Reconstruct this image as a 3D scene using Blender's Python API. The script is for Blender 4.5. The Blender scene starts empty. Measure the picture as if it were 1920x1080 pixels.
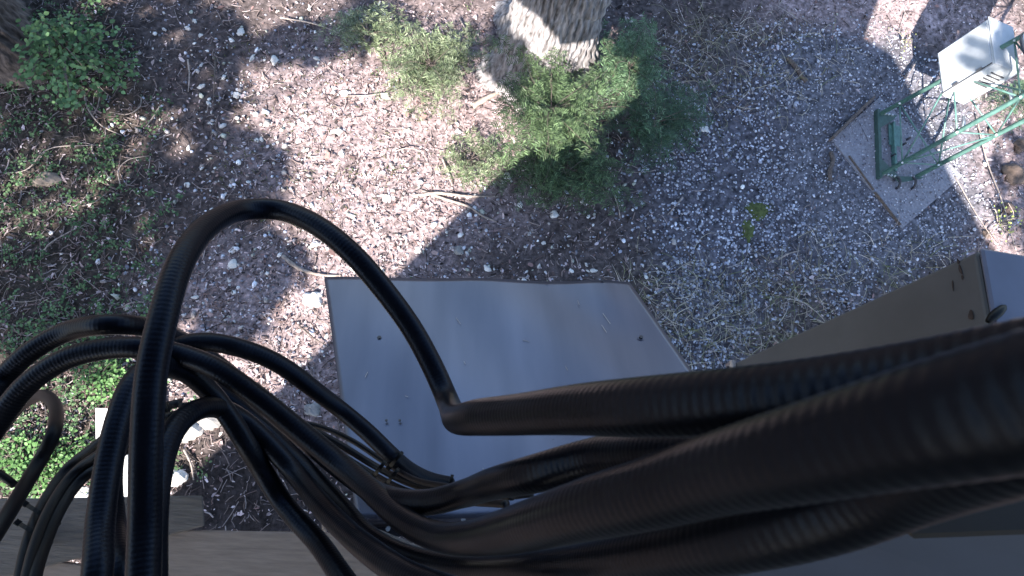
import bpy, math, random
import numpy as np
from mathutils import Vector, Matrix

random.seed(7); rng = np.random.default_rng(7)
PI = math.pi
scene = bpy.context.scene
COL = scene.collection

# ------------------------------------------------------------------ camera
H = 5.0                      # camera height over the ground
F = 1150.0                   # focal length in photo pixels (1920 wide)
NX, NY = 790.0, 820.0        # where "straight down" falls
def nrm(v):
    v = np.asarray(v, float); return v/np.linalg.norm(v)
_n = nrm([NX-960, 540-NY, -F]); ZW = -_n
XW = nrm(np.array([1.0,0,0]) - ZW[0]*ZW); YW = np.cross(ZW, XW)
M = np.array([XW, YW, ZW]); CP = np.array([0,0,H])
def ray(px, py): return M @ np.array([px-960.0, 540.0-py, -F])
def P(px, py, z=0.0):
    d = ray(px, py); return CP + d*((z-H)/d[2])
def PD(px, py, depth): return CP + ray(px, py)*(depth/F)
def PA(px, py):              # arrays, on the ground
    c = np.stack([px-960.0, 540.0-py, np.full_like(px, -F)], -1) @ M.T
    return CP + c*((-H)/c[...,2:3])
def toPx(p):
    c = (np.asarray(p, float)-CP) @ M
    return 960-F*c[...,0]/c[...,2], 540+F*c[...,1]/c[...,2]
cam = bpy.data.cameras.new('camera'); cam_o = bpy.data.objects.new('camera', cam); COL.objects.link(cam_o)
mw = Matrix([list(M[0])+[0], list(M[1])+[0], list(M[2])+[H], [0,0,0,1]]); cam_o.matrix_world = mw
cam.sensor_width = 36; cam.lens = F/1920*36; cam.clip_start = 0.01; cam.clip_end = 300
cam.dof.use_dof = True; cam.dof.focus_distance = 4.0; cam.dof.aperture_fstop = 17
scene.camera = cam_o

# ------------------------------------------------------------------ light
g0 = P(1700, 290); g1 = P(1700+34, 290-94); SD = nrm(g1-g0)      # where shadows run on the ground
EL = math.radians(38); COT = 1/math.tan(EL)
sunv = np.array([-SD[0]*math.cos(EL), -SD[1]*math.cos(EL), math.sin(EL)])   # towards the sun
sun = bpy.data.lights.new('sun', 'SUN'); sun.energy = 5.0; sun.angle = math.radians(0.4); sun.color = (1.0, .93, .86)
so = bpy.data.objects.new('sun', sun); COL.objects.link(so); so.location = (0, 0, 12)
so.rotation_euler = Vector(sunv).to_track_quat('Z', 'Y').to_euler()
w = bpy.data.worlds.new('World'); scene.world = w; w.use_nodes = True
nt = w.node_tree; bg = nt.nodes['Background']; sk = nt.nodes.new('ShaderNodeTexSky')
sk.sky_type = 'NISHITA'; sk.sun_disc = False; sk.sun_elevation = EL
sk.sun_rotation = math.atan2(sunv[0], sunv[1]); sk.altitude = 300; sk.ozone_density = 1.6
nt.links.new(sk.outputs[0], bg.inputs[0]); bg.inputs[1].default_value = 0.105
scene.view_settings.view_transform = 'Standard'; scene.view_settings.look = 'None'
scene.view_settings.exposure = 2.2; scene.view_settings.gamma = 1

# ------------------------------------------------------------------ materials
def mat(name, col, rough=.8, metal=0.0, nscale=20, namt=.3, bump=0.0, bscale=60, attr=False, spec=.5, col2=None, stretch=None, detail=6):
    m = bpy.data.materials.new(name); m.use_nodes = True; n = m.node_tree; b = n.nodes['Principled BSDF']
    b.inputs['Roughness'].default_value = rough; b.inputs['Metallic'].default_value = metal
    b.inputs['Specular IOR Level'].default_value = spec
    tc = n.nodes.new('ShaderNodeTexCoord'); vec = tc.outputs['Object']
    if stretch:
        mp = n.nodes.new('ShaderNodeMapping'); mp.inputs['Scale'].default_value = stretch
        n.links.new(vec, mp.inputs[0]); vec = mp.outputs[0]
    nz = n.nodes.new('ShaderNodeTexNoise'); nz.inputs['Scale'].default_value = nscale; nz.inputs['Detail'].default_value = detail
    n.links.new(vec, nz.inputs['Vector'])
    rp = n.nodes.new('ShaderNodeValToRGB'); rp.color_ramp.elements[0].position = .3; rp.color_ramp.elements[1].position = .7
    c = np.array(col); lo = np.clip(c*(1-namt), 0, 1); hi = np.array(col2) if col2 else np.clip(c*(1+namt), 0, 1)
    if attr: lo = np.array([1-namt]*3); hi = np.array([1+namt]*3)
    rp.color_ramp.elements[0].color = (*lo, 1); rp.color_ramp.elements[1].color = (*hi, 1)
    n.links.new(nz.outputs[0], rp.inputs[0])
    if attr:
        at = n.nodes.new('ShaderNodeAttribute'); at.attribute_name = 'Col'
        mx = n.nodes.new('ShaderNodeMix'); mx.data_type = 'RGBA'; mx.blend_type = 'MULTIPLY'; mx.inputs[0].default_value = 1
        n.links.new(at.outputs['Color'], mx.inputs[6]); n.links.new(rp.outputs[0], mx.inputs[7])
        n.links.new(mx.outputs[2], b.inputs['Base Color'])
    else: n.links.new(rp.outputs[0], b.inputs['Base Color'])
    if bump:
        nb = n.nodes.new('ShaderNodeTexNoise'); nb.inputs['Scale'].default_value = bscale; nb.inputs['Detail'].default_value = 8
        n.links.new(vec, nb.inputs['Vector'])
        bp = n.nodes.new('ShaderNodeBump'); bp.inputs['Strength'].default_value = bump; bp.inputs['Distance'].default_value = .01
        n.links.new(nb.outputs[0], bp.inputs['Height']); n.links.new(bp.outputs[0], b.inputs['Normal'])
    return m
def leafmat(name):
    m = mat(name, (1,1,1), rough=.55, attr=True, nscale=8, namt=.2, spec=.3)
    n = m.node_tree; b = n.nodes['Principled BSDF']
    tr = n.nodes.new('ShaderNodeBsdfTranslucent'); ms = n.nodes.new('ShaderNodeMixShader'); ms.inputs[0].default_value = .3
    src = b.inputs['Base Color'].links[0].from_socket
    n.links.new(src, tr.inputs[0]); n.links.new(b.outputs[0], ms.inputs[1]); n.links.new(tr.outputs[0], ms.inputs[2])
    n.links.new(ms.outputs[0], n.nodes['Material Output'].inputs[0]); return m
MT = dict(
    cable=mat('black_jacket', (.0035,.0042,.0075), rough=.34, namt=.4, nscale=14, spec=.13, bump=.05, bscale=300, col2=(.0055,.0065,.0095)),
    thin=mat('thin_jacket', (.006,.006,.008), rough=.45, namt=.2, spec=.18),
    tie=mat('tie_plastic', (.003,.003,.0035), spec=.15, rough=.45, namt=.2),
    alu=mat('aluminium_sheet', (.075,.082,.115), rough=.36, metal=.72, namt=.10, nscale=3.2, stretch=(3.2,.45,.45), bump=.05, bscale=3, col2=(.112,.12,.163)),
    steel=mat('screw_steel', (.35,.35,.37), rough=.35, metal=.9, namt=.2),
    dark=mat('dark_steel', (.02,.021,.03), rough=.5, namt=.3),
    cab=mat('cabinet_paint', (.060,.058,.058), rough=.6, namt=.18, nscale=5, bump=.05, bscale=40),
    panel=mat('grey_panel_paint', (.035,.039,.052), spec=.2, rough=.6, namt=.12, nscale=8),
    lid=mat('cabinet_lid_skylit', (.085,.09,.125), rough=.5, namt=.15, nscale=7),  # same cabinet grey, sky light on the top face put into the colour
    rust=mat('rust', (.03,.018,.014), rough=.9, namt=.4, nscale=80),
    block=mat('brown_block', (.02,.017,.013), rough=.7, namt=.2),
    wood=mat('weathered_wood', (.13,.115,.105), rough=.8, namt=.25, nscale=6, stretch=(1.5,22,22), bump=.3, bscale=10),
    wood2=mat('fresh_wood', (.27,.215,.18), rough=.75, namt=.15, nscale=5, stretch=(2,26,26), bump=.15, bscale=8),
    green=mat('green_tower_paint', (.075,.155,.135), rough=.45, namt=.25, nscale=30, spec=.5),
    dgreen=mat('dark_green_paint', (.035,.07,.06), rough=.5, namt=.25, nscale=30),
    galv=mat('galvanised', (.5,.52,.54), rough=.4, metal=.5, namt=.15, nscale=25),
    box=mat('box_paint', (.40,.42,.44), rough=.45, namt=.10, nscale=10),
    seal=mat('box_gasket', (.05,.05,.055), rough=.6),
    silver=mat('silver_wrap', (.6,.6,.62), rough=.3, metal=.7, namt=.3, nscale=7, bump=.8, bscale=9),
    bark=mat('bark', (.10,.085,.08), rough=.95, namt=.6, nscale=6, stretch=(6,6,.8), bump=1.0, bscale=9, col2=(.32,.30,.305)),
    darkbark=mat('dark_bark', (.09,.07,.062), rough=.95, namt=.5, nscale=9, stretch=(6,6,1.5), bump=1.0, bscale=7),
    concrete=mat('concrete', (.19,.19,.215), rough=.9, namt=.22, nscale=45, bump=.5, bscale=90),
    white=mat('white_paint', (.6,.59,.56), rough=.5, namt=.04),
    ground=mat('ground', (1,1,1), rough=.95, attr=True, nscale=28, namt=.55, bump=1.0, bscale=45, detail=10, spec=.2),
    bit=mat('litter_bits', (1,1,1), rough=.9, attr=True, nscale=60, namt=.2, spec=.2),
    stone=mat('stone', (1,1,1), rough=.8, attr=True, nscale=60, namt=.25, bump=.3, bscale=120, spec=.3),
    twig=mat('twig_bark', (.27,.225,.20), rough=.9, namt=.4, nscale=40),
    dtwig=mat('dark_twig_bark', (.09,.07,.06), rough=.9, namt=.4, nscale=40),
    root=mat('root_bark', (.26,.21,.18), rough=.9, namt=.4, nscale=25, bump=.6, bscale=40),
    tanr=mat('tan_rock', (.24,.19,.15), rough=.95, namt=.4, nscale=14, bump=.8, bscale=30),
    brk=mat('brown_rock', (.11,.08,.065), rough=.95, namt=.6, nscale=10, bump=1, bscale=25),
    rock=mat('rock', (.22,.21,.20), rough=.9, namt=.35, nscale=12, bump=.8, bscale=25),
    paler=mat('pale_rock', (.55,.53,.50), rough=.9, namt=.25, nscale=14, bump=.6, bscale=30),
    moss=mat('moss', (.06,.075,.02), rough=1, namt=.45, nscale=40, bump=1, bscale=80),
    leaf=leafmat('leaves'),
    wall2=mat('shade_wall', (.12,.12,.12), rough=.8, namt=.1),
    wall=mat('shade_roof', (.05,.05,.055), rough=.7, namt=.1),
)
MT['cable'].node_tree.nodes['Principled BSDF'].inputs['Specular Tint'].default_value = (.55,.68,1,1)
# ------------------------------------------------------------------ object helpers
def tag(o, label=None, cat=None, group=None, kind=None):
    if label: o['label'] = label
    if cat: o['category'] = cat
    if group: o['group'] = group
    if kind: o['kind'] = kind
    return o
def thing(name, label, cat, loc, group=None):
    o = bpy.data.objects.new(name, None); COL.objects.link(o); o.location = loc; o.empty_display_size = .05
    return tag(o, label, cat, group)
def rootloc(o):
    while o is not None and o.parent is not None: o = o.parent
    return np.array(o.location) if o is not None else np.zeros(3)
def mesh(name, V, Fc, m, parent=None, smooth=True, origin=None, cols=None):
    V = np.asarray(V, float)
    if parent is not None: off = rootloc(parent)
    else: off = np.asarray(origin, float) if origin is not None else np.array([V[:,0].mean(), V[:,1].mean(), V[:,2].min()])
    me = bpy.data.meshes.new(name)
    if isinstance(Fc, np.ndarray):
        k = Fc.shape[1]; n = len(Fc)
        me.vertices.add(len(V)); me.vertices.foreach_set('co', (V-off).astype(np.float32).ravel())
        me.loops.add(n*k); me.loops.foreach_set('vertex_index', Fc.astype(np.int32).ravel())
        me.polygons.add(n); me.polygons.foreach_set('loop_start', np.arange(0, n*k, k, dtype=np.int32))
        me.polygons.foreach_set('loop_total', np.full(n, k, dtype=np.int32)); me.update(calc_edges=True)
    else:
        me.from_pydata((V-off).tolist(), [], [list(map(int, f)) for f in Fc])
    if cols is not None:
        a = me.color_attributes.new('Col', 'FLOAT_COLOR', 'POINT')
        c = np.ones((len(V), 4), np.float32); c[:,:3] = cols; a.data.foreach_set('color', c.ravel())
    me.materials.append(m)
    if smooth: me.polygons.foreach_set('use_smooth', np.ones(len(me.polygons), bool))
    o = bpy.data.objects.new(name, me); COL.objects.link(o)
    if parent is None: o.location = off
    else: o.parent = parent
    return o
def frames(pts):
    pts = np.asarray(pts, float); T = np.gradient(pts, axis=0); T /= np.linalg.norm(T, axis=1)[:,None]+1e-12
    N = np.zeros_like(pts); a = np.array([0,0,1.0]) if abs(T[0][2]) < .9 else np.array([1.0,0,0])
    n = nrm(np.cross(T[0], a)); N[0] = n
    for i in range(1, len(pts)):
        n = n - (n@T[i])*T[i]; n = n/(np.linalg.norm(n)+1e-12); N[i] = n
    return T, N, np.cross(T, N)
def tubeVF(pts, rad, sides=8):
    pts = np.asarray(pts, float); k = len(pts); T, N, B = frames(pts)
    rad = np.broadcast_to(np.asarray(rad, float), (k,)) if np.ndim(rad) < 2 else rad
    a = np.arange(sides)*2*PI/sides
    R = rad[:,None] if np.ndim(rad) == 1 else rad
    V = pts[:,None,:] + R[...,None]*(N[:,None,:]*np.cos(a)[None,:,None]+B[:,None,:]*np.sin(a)[None,:,None])
    V = V.reshape(-1, 3)
    i = np.arange(k-1)[:,None]*sides; j = np.arange(sides)[None,:]; j2 = (j+1) % sides
    Q = np.stack([i+j, i+j2, i+sides+j2, i+sides+j], -1).reshape(-1, 4)
    V = np.vstack([V, pts[0], pts[-1]]); a0 = len(V)-2; a1 = len(V)-1
    jj = np.arange(sides)
    c0 = np.stack([(jj+1) % sides, jj, np.full(sides, a0), np.full(sides, a0)], -1)[:, :3]
    base = (k-1)*sides
    c1 = np.stack([base+jj, base+(jj+1) % sides, np.full(sides, a1)], -1)
    return V, [*Q.tolist(), *c0.tolist(), *c1.tolist()]
def spline(ctrl, n=16):
    c = [np.asarray(p, float) for p in ctrl]; c = [2*c[0]-c[1]]+c+[2*c[-1]-c[-2]]; out = []
    for i in range(1, len(c)-2):
        p0,p1,p2,p3 = c[i-1:i+3]
        d = lambda a,b: max(np.linalg.norm(b-a)**.5, 1e-4)
        t0=0; t1=d(p0,p1); t2=t1+d(p1,p2); t3=t2+d(p2,p3)
        for t in np.linspace(t1, t2, n, endpoint=False):
            A1=(t1-t)/(t1-t0)*p0+(t-t0)/(t1-t0)*p1; A2=(t2-t)/(t2-t1)*p1+(t-t1)/(t2-t1)*p2; A3=(t3-t)/(t3-t2)*p2+(t-t2)/(t3-t2)*p3
            B1=(t2-t)/(t2-t0)*A1+(t-t0)/(t2-t0)*A2; B2=(t3-t)/(t3-t1)*A2+(t-t1)/(t3-t1)*A3
            out.append((t2-t)/(t2-t1)*B1+(t-t1)/(t2-t1)*B2)
    out.append(c[-2]); return np.array(out)
def resample(pts, step):
    pts = np.asarray(pts, float); s = np.r_[0, np.cumsum(np.linalg.norm(np.diff(pts, axis=0), axis=1))]
    n = max(2, int(s[-1]/step)+1); t = np.linspace(0, s[-1], n)
    return np.stack([np.interp(t, s, pts[:,k]) for k in range(3)], -1), t
class MB:
    def __init__(s): s.V = []; s.F = []; s.n = 0
    def add(s, V, Fc):
        V = np.asarray(V, float); s.V.append(V); s.F += [[int(i)+s.n for i in f] for f in Fc]; s.n += len(V); return s
    def box(s, c, ax, ay, az, bev=0):     # centre and half-axis vectors
        c, ax, ay, az = [np.asarray(v, float) for v in (c, ax, ay, az)]
        if not bev:
            V = [c+i*ax+j*ay+k*az for k in (-1,1) for j in (-1,1) for i in (-1,1)]
            return s.add(V, [[0,2,3,1],[4,5,7,6],[0,1,5,4],[2,6,7,3],[0,4,6,2],[1,3,7,5]])
        la, lb = np.linalg.norm(ax), np.linalg.norm(ay)
        prof = []
        for (sx, sy) in ((1,1),(-1,1),(-1,-1),(1,-1)):
            a0 = {(1,1):0,(-1,1):PI/2,(-1,-1):PI,(1,-1):1.5*PI}[(sx,sy)]
            for q in range(5):
                t = a0+q*PI/8; prof.append(((sx*(la-bev)+bev*math.cos(t))/la, (sy*(lb-bev)+bev*math.sin(t))/lb))
        n = len(prof); lz = np.linalg.norm(az); V = []
        for (k, sc) in ((-1, 1-bev*.7/min(la,lb)), (-1+bev*.7/lz, 1), (1-bev*.7/lz, 1), (1, 1-bev*.7/min(la,lb))):
            V += [c+ax*x*sc+ay*y*sc+az*k for x, y in prof]
        Fc = [list(range(n))[::-1], list(range(3*n, 4*n))]
        for r in range(3):
            for j in range(n): Fc.append([r*n+j, r*n+(j+1) % n, (r+1)*n+(j+1) % n, (r+1)*n+j])
        return s.add(V, Fc)
    def tube(s, pts, r, sides=8): return s.add(*tubeVF(pts, r, sides))
    def prism(s, pts, ext):
        pts = [np.asarray(p, float) for p in pts]; n = len(pts); ext = np.asarray(ext, float)
        V = pts+[p+ext for p in pts]
        return s.add(V, [list(range(n)), list(range(2*n-1, n-1, -1))]+[[i, i+n, (i+1) % n+n, (i+1) % n] for i in range(n)])
    def build(s, name, m, parent=None, smooth=False, **k):
        o = mesh(name, np.vstack(s.V), s.F, m, parent, smooth=smooth, **k); return o
def seg(a, b, n=2): return np.linspace(np.asarray(a, float), np.asarray(b, float), n)

# ------------------------------------------------------------------ ground
def wob(x, y, s, seed=0):
    return (np.sin(x*s*1.3+seed)+np.sin(y*s*1.7+seed*2.1+1)+np.sin((x+y)*s*.9+seed*1.3)+np.sin((x-y)*s*2.1+seed*.7)+.5*np.sin(x*s*4.1+y*s*3.3+seed))/4.5
def gz(x, y):
    z = .035*wob(x, y, 1.1)+.012*wob(x, y, 4, 3)
    px, py = toPx(np.stack([x, y, np.zeros_like(x)], -1))
    bank = np.clip((px-1800)/160, 0, 1)*np.clip((py-60)/150, 0, 1)
    z = z+bank*(.12+.10*wob(x, y, 5, 9))
    pad = np.clip(1-np.hypot((px-1680)/160, (py-300)/160), 0, 1)
    flat = np.clip(pad*3, 0, 1)
    return z*(1-flat)
def G(px, py, dz=0.0):
    p = P(px, py, 0); z = float(gz(np.array([p[0]]), np.array([p[1]]))[0]); return P(px, py, z+dz)
def soft(px, py, cx, cy, rx, ry, e=.35):
    d = np.hypot((px-cx)/rx, (py-cy)/ry); return np.clip((1+e-d)/(2*e), 0, 1)
def n2(px, py, s=.01, k=0): return wob(px, py, s, k)
def zones(px, py):
    w1 = 60*n2(px, py, .02, 1); w2 = 60*n2(px, py, .018, 5); x = px+w1*.6; y = py+w2*.6
    gravel = np.clip(soft(x,y,1430,330,230,240)+soft(x,y,1640,330,200,190)+soft(x,y,1590,200,160,130)+soft(x,y,1330,620,90,120)*.8, 0, 1)
    fine = np.clip(soft(x,y,1660,330,170,180,.2)+soft(x,y,1600,170,130,90,.25), 0, 1)
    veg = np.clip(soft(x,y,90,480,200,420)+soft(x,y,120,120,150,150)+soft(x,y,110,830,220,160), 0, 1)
    dark = soft(x,y,500,930,170,110)  # deep shadow wedge painted into the soil: darker, with fewer stones
    lit = np.clip(soft(x,y,760,250,280,220)+soft(x,y,560,640,330,180)-dark+soft(x,y,1600,30,130,60)+soft(x,y,1860,300,90,260)+soft(x,y,1640,20,200,80), 0, 1)  # sun patches, painted as paler ground and thicker litter
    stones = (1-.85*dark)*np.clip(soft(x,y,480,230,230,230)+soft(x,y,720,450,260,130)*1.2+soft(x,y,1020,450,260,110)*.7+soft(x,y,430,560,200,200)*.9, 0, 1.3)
    brush = np.clip(soft(x,y,1370,130,190,100)+soft(x,y,1330,600,230,110)*.8+soft(x,y,1560,500,180,70)*.8, 0, 1)
    return gravel, fine, veg, lit, stones, brush
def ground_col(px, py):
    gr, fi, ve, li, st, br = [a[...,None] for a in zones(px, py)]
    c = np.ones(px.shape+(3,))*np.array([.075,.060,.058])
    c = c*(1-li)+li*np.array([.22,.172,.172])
    c = c*(1-.55*soft(px,py,500,930,170,110)[...,None])  # painted shadow wedge darkens the ground colour
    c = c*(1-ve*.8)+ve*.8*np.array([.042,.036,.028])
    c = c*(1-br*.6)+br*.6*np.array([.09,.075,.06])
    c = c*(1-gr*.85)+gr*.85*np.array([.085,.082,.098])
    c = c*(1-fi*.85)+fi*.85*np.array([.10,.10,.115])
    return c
xs = np.arange(-9, 12.01, .04); ys = np.arange(-9, 12.01, .04)
inner = lambda a: a
X, Y = np.meshgrid(np.r_[np.linspace(-60,-8,14), np.arange(-7.6, 9.6, .045), np.linspace(10, 60, 14)], np.r_[np.linspace(-60,-7,14), np.arange(-6.6, 8.6, .045), np.linspace(9, 60, 14)])
near = np.exp(-np.clip(np.hypot(X-1, Y-1)-9, 0, None))
Z = gz(np.clip(X,-12,14), np.clip(Y,-12,12))*near
pxg, pyg = toPx(np.stack([np.clip(X,-8,10), np.clip(Y,-7,9), np.zeros_like(X)], -1))
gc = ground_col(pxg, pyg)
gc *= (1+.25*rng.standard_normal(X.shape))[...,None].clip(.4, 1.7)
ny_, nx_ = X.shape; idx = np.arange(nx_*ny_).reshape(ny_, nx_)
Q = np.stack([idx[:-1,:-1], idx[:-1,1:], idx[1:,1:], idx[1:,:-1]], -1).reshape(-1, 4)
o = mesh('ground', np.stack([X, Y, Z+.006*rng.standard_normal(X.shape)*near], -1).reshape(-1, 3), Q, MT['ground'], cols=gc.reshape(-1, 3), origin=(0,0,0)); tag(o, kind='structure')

# ------------------------------------------------------------------ scatter helpers
def rotmats(n, tilt):
    yaw = rng.uniform(0, 2*PI, n); t = rng.normal(0, tilt, n); ax = rng.uniform(0, 2*PI, n)
    k = np.stack([np.cos(ax), np.sin(ax), np.zeros(n)], -1); K = np.zeros((n,3,3))
    K[:,0,1] = -k[:,2]; K[:,0,2] = k[:,1]; K[:,1,0] = k[:,2]; K[:,1,2] = -k[:,0]; K[:,2,0] = -k[:,1]; K[:,2,1] = k[:,0]
    R = np.eye(3)+np.sin(t)[:,None,None]*K+(1-np.cos(t))[:,None,None]*(K@K)
    Z_ = np.zeros((n,3,3)); Z_[:,0,0] = np.cos(yaw); Z_[:,0,1] = -np.sin(yaw); Z_[:,1,0] = np.sin(yaw); Z_[:,1,1] = np.cos(yaw); Z_[:,2,2] = 1
    return R@Z_
def scatter(name, BV, BF, pos, R, S, cols, m, jit=0, **k):
    n = len(pos); BV = np.asarray(BV, float); nb = len(BV)
    V = BV[None]*S[:,None,:]
    if jit: V = V*(1+jit*rng.standard_normal((n, nb, 1)))
    V = np.einsum('nij,nbj->nbi', R, V)+pos[:,None,:]
    Fc = (np.asarray(BF)[None]+(np.arange(n)*nb)[:,None,None]).reshape(-1, len(BF[0]))
    C = np.repeat(cols, nb, 0)
    return mesh(name, V.reshape(-1, 3), Fc, m, cols=C, **k)
def ico():
    t = (1+5**.5)/2
    v = np.array([[-1,t,0],[1,t,0],[-1,-t,0],[1,-t,0],[0,-1,t],[0,1,t],[0,-1,-t],[0,1,-t],[t,0,-1],[t,0,1],[-t,0,-1],[-t,0,1]])/math.hypot(1,t)
    f = [[0,11,5],[0,5,1],[0,1,7],[0,7,10],[0,10,11],[1,5,9],[5,11,4],[11,10,2],[10,7,6],[7,1,8],[3,9,4],[3,4,2],[3,2,6],[3,6,8],[3,8,9],[4,9,5],[2,4,11],[6,2,10],[8,6,7],[9,8,1]]
    return v, f
IV, IF = ico()
FLAKE = np.array([[-.5,-.3,0],[.1,-.45,.12],[.55,0,.05],[.05,.4,.15],[-.45,.25,0]]); FLF = [[0,1,2,3,4]]
LEAF = np.array([[0,0,0],[.3,-.28,.06],[.7,-.25,.05],[1,0,-.05],[.7,.25,.05],[.3,.28,.06]]); LFF = [[0,1,2,3,4,5]]
STICK = []; 
for xx in (-.5, 0, .5):
    for q in range(3): STICK.append([xx, .5*math.cos(q*2.094)+(.0 if xx else .6), .5*math.sin(q*2.094)+.3])
STICK = np.array(STICK); SF = [[a+q, a+(q+1)%3, a+3+(q+1)%3, a+3+q] for a in (0,3) for q in range(3)]
def sample(n, wf, x0=-250, x1=2150, y0=-200, y1=1250):
    px = rng.uniform(x0, x1, n); py = rng.uniform(y0, y1, n); k = rng.uniform(0, 1, n) < wf(px, py)
    px, py = px[k], py[k]; p = PA(px, py); p[:,2] = gz(p[:,0], p[:,1]); return px, py, p
def pick(pal, n, var=.2):
    pal = np.array(pal); c = pal[rng.integers(0, len(pal), n)]; return np.clip(c*(1+var*rng.standard_normal((n,1))), .01, .9)
PAD = [(1560,262),(1650,182),(1805,330),(1692,428)]
def inpad(px, py):
    r = np.ones(px.shape, bool)
    for i in range(4):
        a, b = PAD[i], PAD[(i+1) % 4]; r &= ((b[0]-a[0])*(py-a[1])-(b[1]-a[1])*(px-a[0])) > 0
    return r

# gravel
px, py, p = sample(170000, lambda x, y: (zones(x,y)[0]*.95*(1-.6*zones(x,y)[1])*(.35+.65*(n2(x,y,.03,2) > -.25))+.05*(zones(x,y)[4] > .2))*(~inpad(x,y)))
n = len(p); s = np.abs(rng.normal(.0065, .0035, n))+.003
p[:,2] += s*.3
c = pick([[.27,.28,.34],[.21,.22,.27],[.36,.37,.43],[.15,.15,.18],[.46,.47,.53],[.09,.09,.10]], n)
o = scatter('gravel', IV, IF, p, rotmats(n, .6), np.stack([s*rng.uniform(.8,1.5,n), s, s*rng.uniform(.5,.9,n)], -1), c, MT['stone'], jit=.12, origin=(0,0,0), smooth=False)
tag(o, 'blue grey crushed gravel spread around the concrete pad', 'gravel', kind='stuff')
px, py, p = sample(110000, lambda x, y: zones(x,y)[1]*(1-.1*inpad(x,y))*.95)
n = len(p); s = np.abs(rng.normal(.0045, .0015, n))+.002; p[:,2] += s*.3+.022*inpad(px, py)
c = pick([[.30,.31,.36],[.22,.22,.27],[.42,.43,.48],[.12,.12,.14]], n)
o = scatter('fine_gravel', IV, IF, p, rotmats(n, .6), np.stack([s*1.2, s, s*.7], -1), c, MT['stone'], jit=.12, origin=(0,0,0), smooth=False)
tag(o, 'fine compacted grey gravel packed round the tower base', 'gravel', kind='stuff')
# pale stones
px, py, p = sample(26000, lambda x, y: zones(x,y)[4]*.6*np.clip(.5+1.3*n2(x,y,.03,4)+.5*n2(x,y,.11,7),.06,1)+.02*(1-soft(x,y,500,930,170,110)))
n = len(p); s = np.abs(rng.gamma(1.6, .0042, n))+.003; s = np.minimum(s, .024); p[:,2] += s*.35
c = pick([[.55,.53,.52],[.7,.69,.67],[.42,.38,.36],[.34,.35,.30],[.25,.22,.21],[.62,.62,.66]], n, .15)
o = scatter('pebbles', IV, IF, p, rotmats(n, .6), np.stack([s*rng.uniform(1,1.6,n), s, s*rng.uniform(.45,.85,n)], -1), c, MT['stone'], jit=.16, origin=(0,0,0), smooth=False)
tag(o, 'pale pebbles scattered thickly over the brown forest soil', 'pebbles', kind='stuff')
# needle and leaf litter
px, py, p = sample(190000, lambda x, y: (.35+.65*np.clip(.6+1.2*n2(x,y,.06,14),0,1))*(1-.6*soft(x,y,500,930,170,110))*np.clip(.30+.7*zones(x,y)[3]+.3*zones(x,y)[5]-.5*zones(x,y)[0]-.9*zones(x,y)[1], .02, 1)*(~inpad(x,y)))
n = len(p); s = np.abs(rng.gamma(2.2, .0052, n))+.004; p[:,2] += rng.uniform(.001, .018, n)
c = pick([[.20,.125,.115],[.27,.20,.19],[.10,.07,.065],[.40,.32,.32],[.17,.12,.12],[.05,.038,.038],[.38,.30,.30],[.30,.25,.26],[.03,.025,.025],[.5,.43,.43],[.42,.35,.36]], n, .25)
o = scatter('leaf_litter', FLAKE, FLF, p, rotmats(n, .5), np.stack([s*1.3, s*rng.uniform(.3,.9,n), s], -1), c, MT['bit'], origin=(0,0,0), smooth=False)
tag(o, 'pinkish brown leaf and bark litter over the slope', 'leaf litter', kind='stuff')
px, py, p = sample(60000, lambda x, y: np.clip(.3+.4*zones(x,y)[5]+.4*zones(x,y)[2]-.3*zones(x,y)[0]-.9*zones(x,y)[1], .03, 1)*(~inpad(x,y)))
n = len(p); L = np.abs(rng.gamma(2, .022, n))+.02; th = np.abs(rng.normal(.0028, .001, n))+.0012; p[:,2] += rng.uniform(.002, .02, n)
c = pick([[.20,.16,.15],[.30,.25,.24],[.12,.085,.08],[.17,.13,.12],[.05,.038,.035]], n, .2)
o = scatter('twig_litter', STICK, SF, p, rotmats(n, .18), np.stack([L, th*rng.uniform(1,2.5,n), th], -1), c, MT['bit'], origin=(0,0,0))
tag(o, 'small fallen twigs and needles strewn over the ground', 'twig litter', kind='stuff')

# curved thin strands: dead grass and fine dry stems
def strands(name, n, wf, L0, L1, r0, pal, up, label, cat, m=None, box=None):
    px, py, p = sample(n, wf, *(box or ())); n = len(p); Vs = []; Fs = []; Cs = []; off = 0
    a = rng.uniform(0, 2*PI, n)+0; L = rng.uniform(L0, L1, n); cur = rng.normal(0, 1.2, n); hz = rng.uniform(up*.3, up, n)
    K = 6; t = np.linspace(0, 1, K); cc = pick(pal, n, .2)
    ang = a[:,None]+cur[:,None]*t[None]; st = (L/(K-1))[:,None]
    x = p[:,0:1]+np.cumsum(np.cos(ang)*st, 1); y = p[:,1:2]+np.cumsum(np.sin(ang)*st, 1)
    z = p[:,2:3]+.008+hz[:,None]*np.sin(t*PI*rng.uniform(.5,1,n)[:,None])
    C = np.stack([x,y,z], -1); r = (r0*(1-.75*t))[None,:,None]*rng.uniform(.7,1.4,n)[:,None,None]
    nrmv = np.stack([-np.sin(ang), np.cos(ang), np.zeros_like(ang)], -1)
    V = np.stack([C-nrmv*r, C+nrmv*r, C+np.array([0,0,1])*r*1.4], 2)     # n,K,3,3
    b = (np.arange(n)*K*3)[:,None,None,None]+(np.arange(K-1)*3)[None,:,None,None]
    q = np.arange(3); loc = np.stack([q, (q+1)%3, (q+1)%3+3, q+3], -1)[None,None]
    Fc = (b+loc).reshape(-1, 4)
    o = mesh(name, V.reshape(-1, 3), Fc, m or MT['bit'], cols=np.repeat(cc, K*3, 0), origin=(0,0,0)); tag(o, label, cat, kind='stuff'); return o
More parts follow.
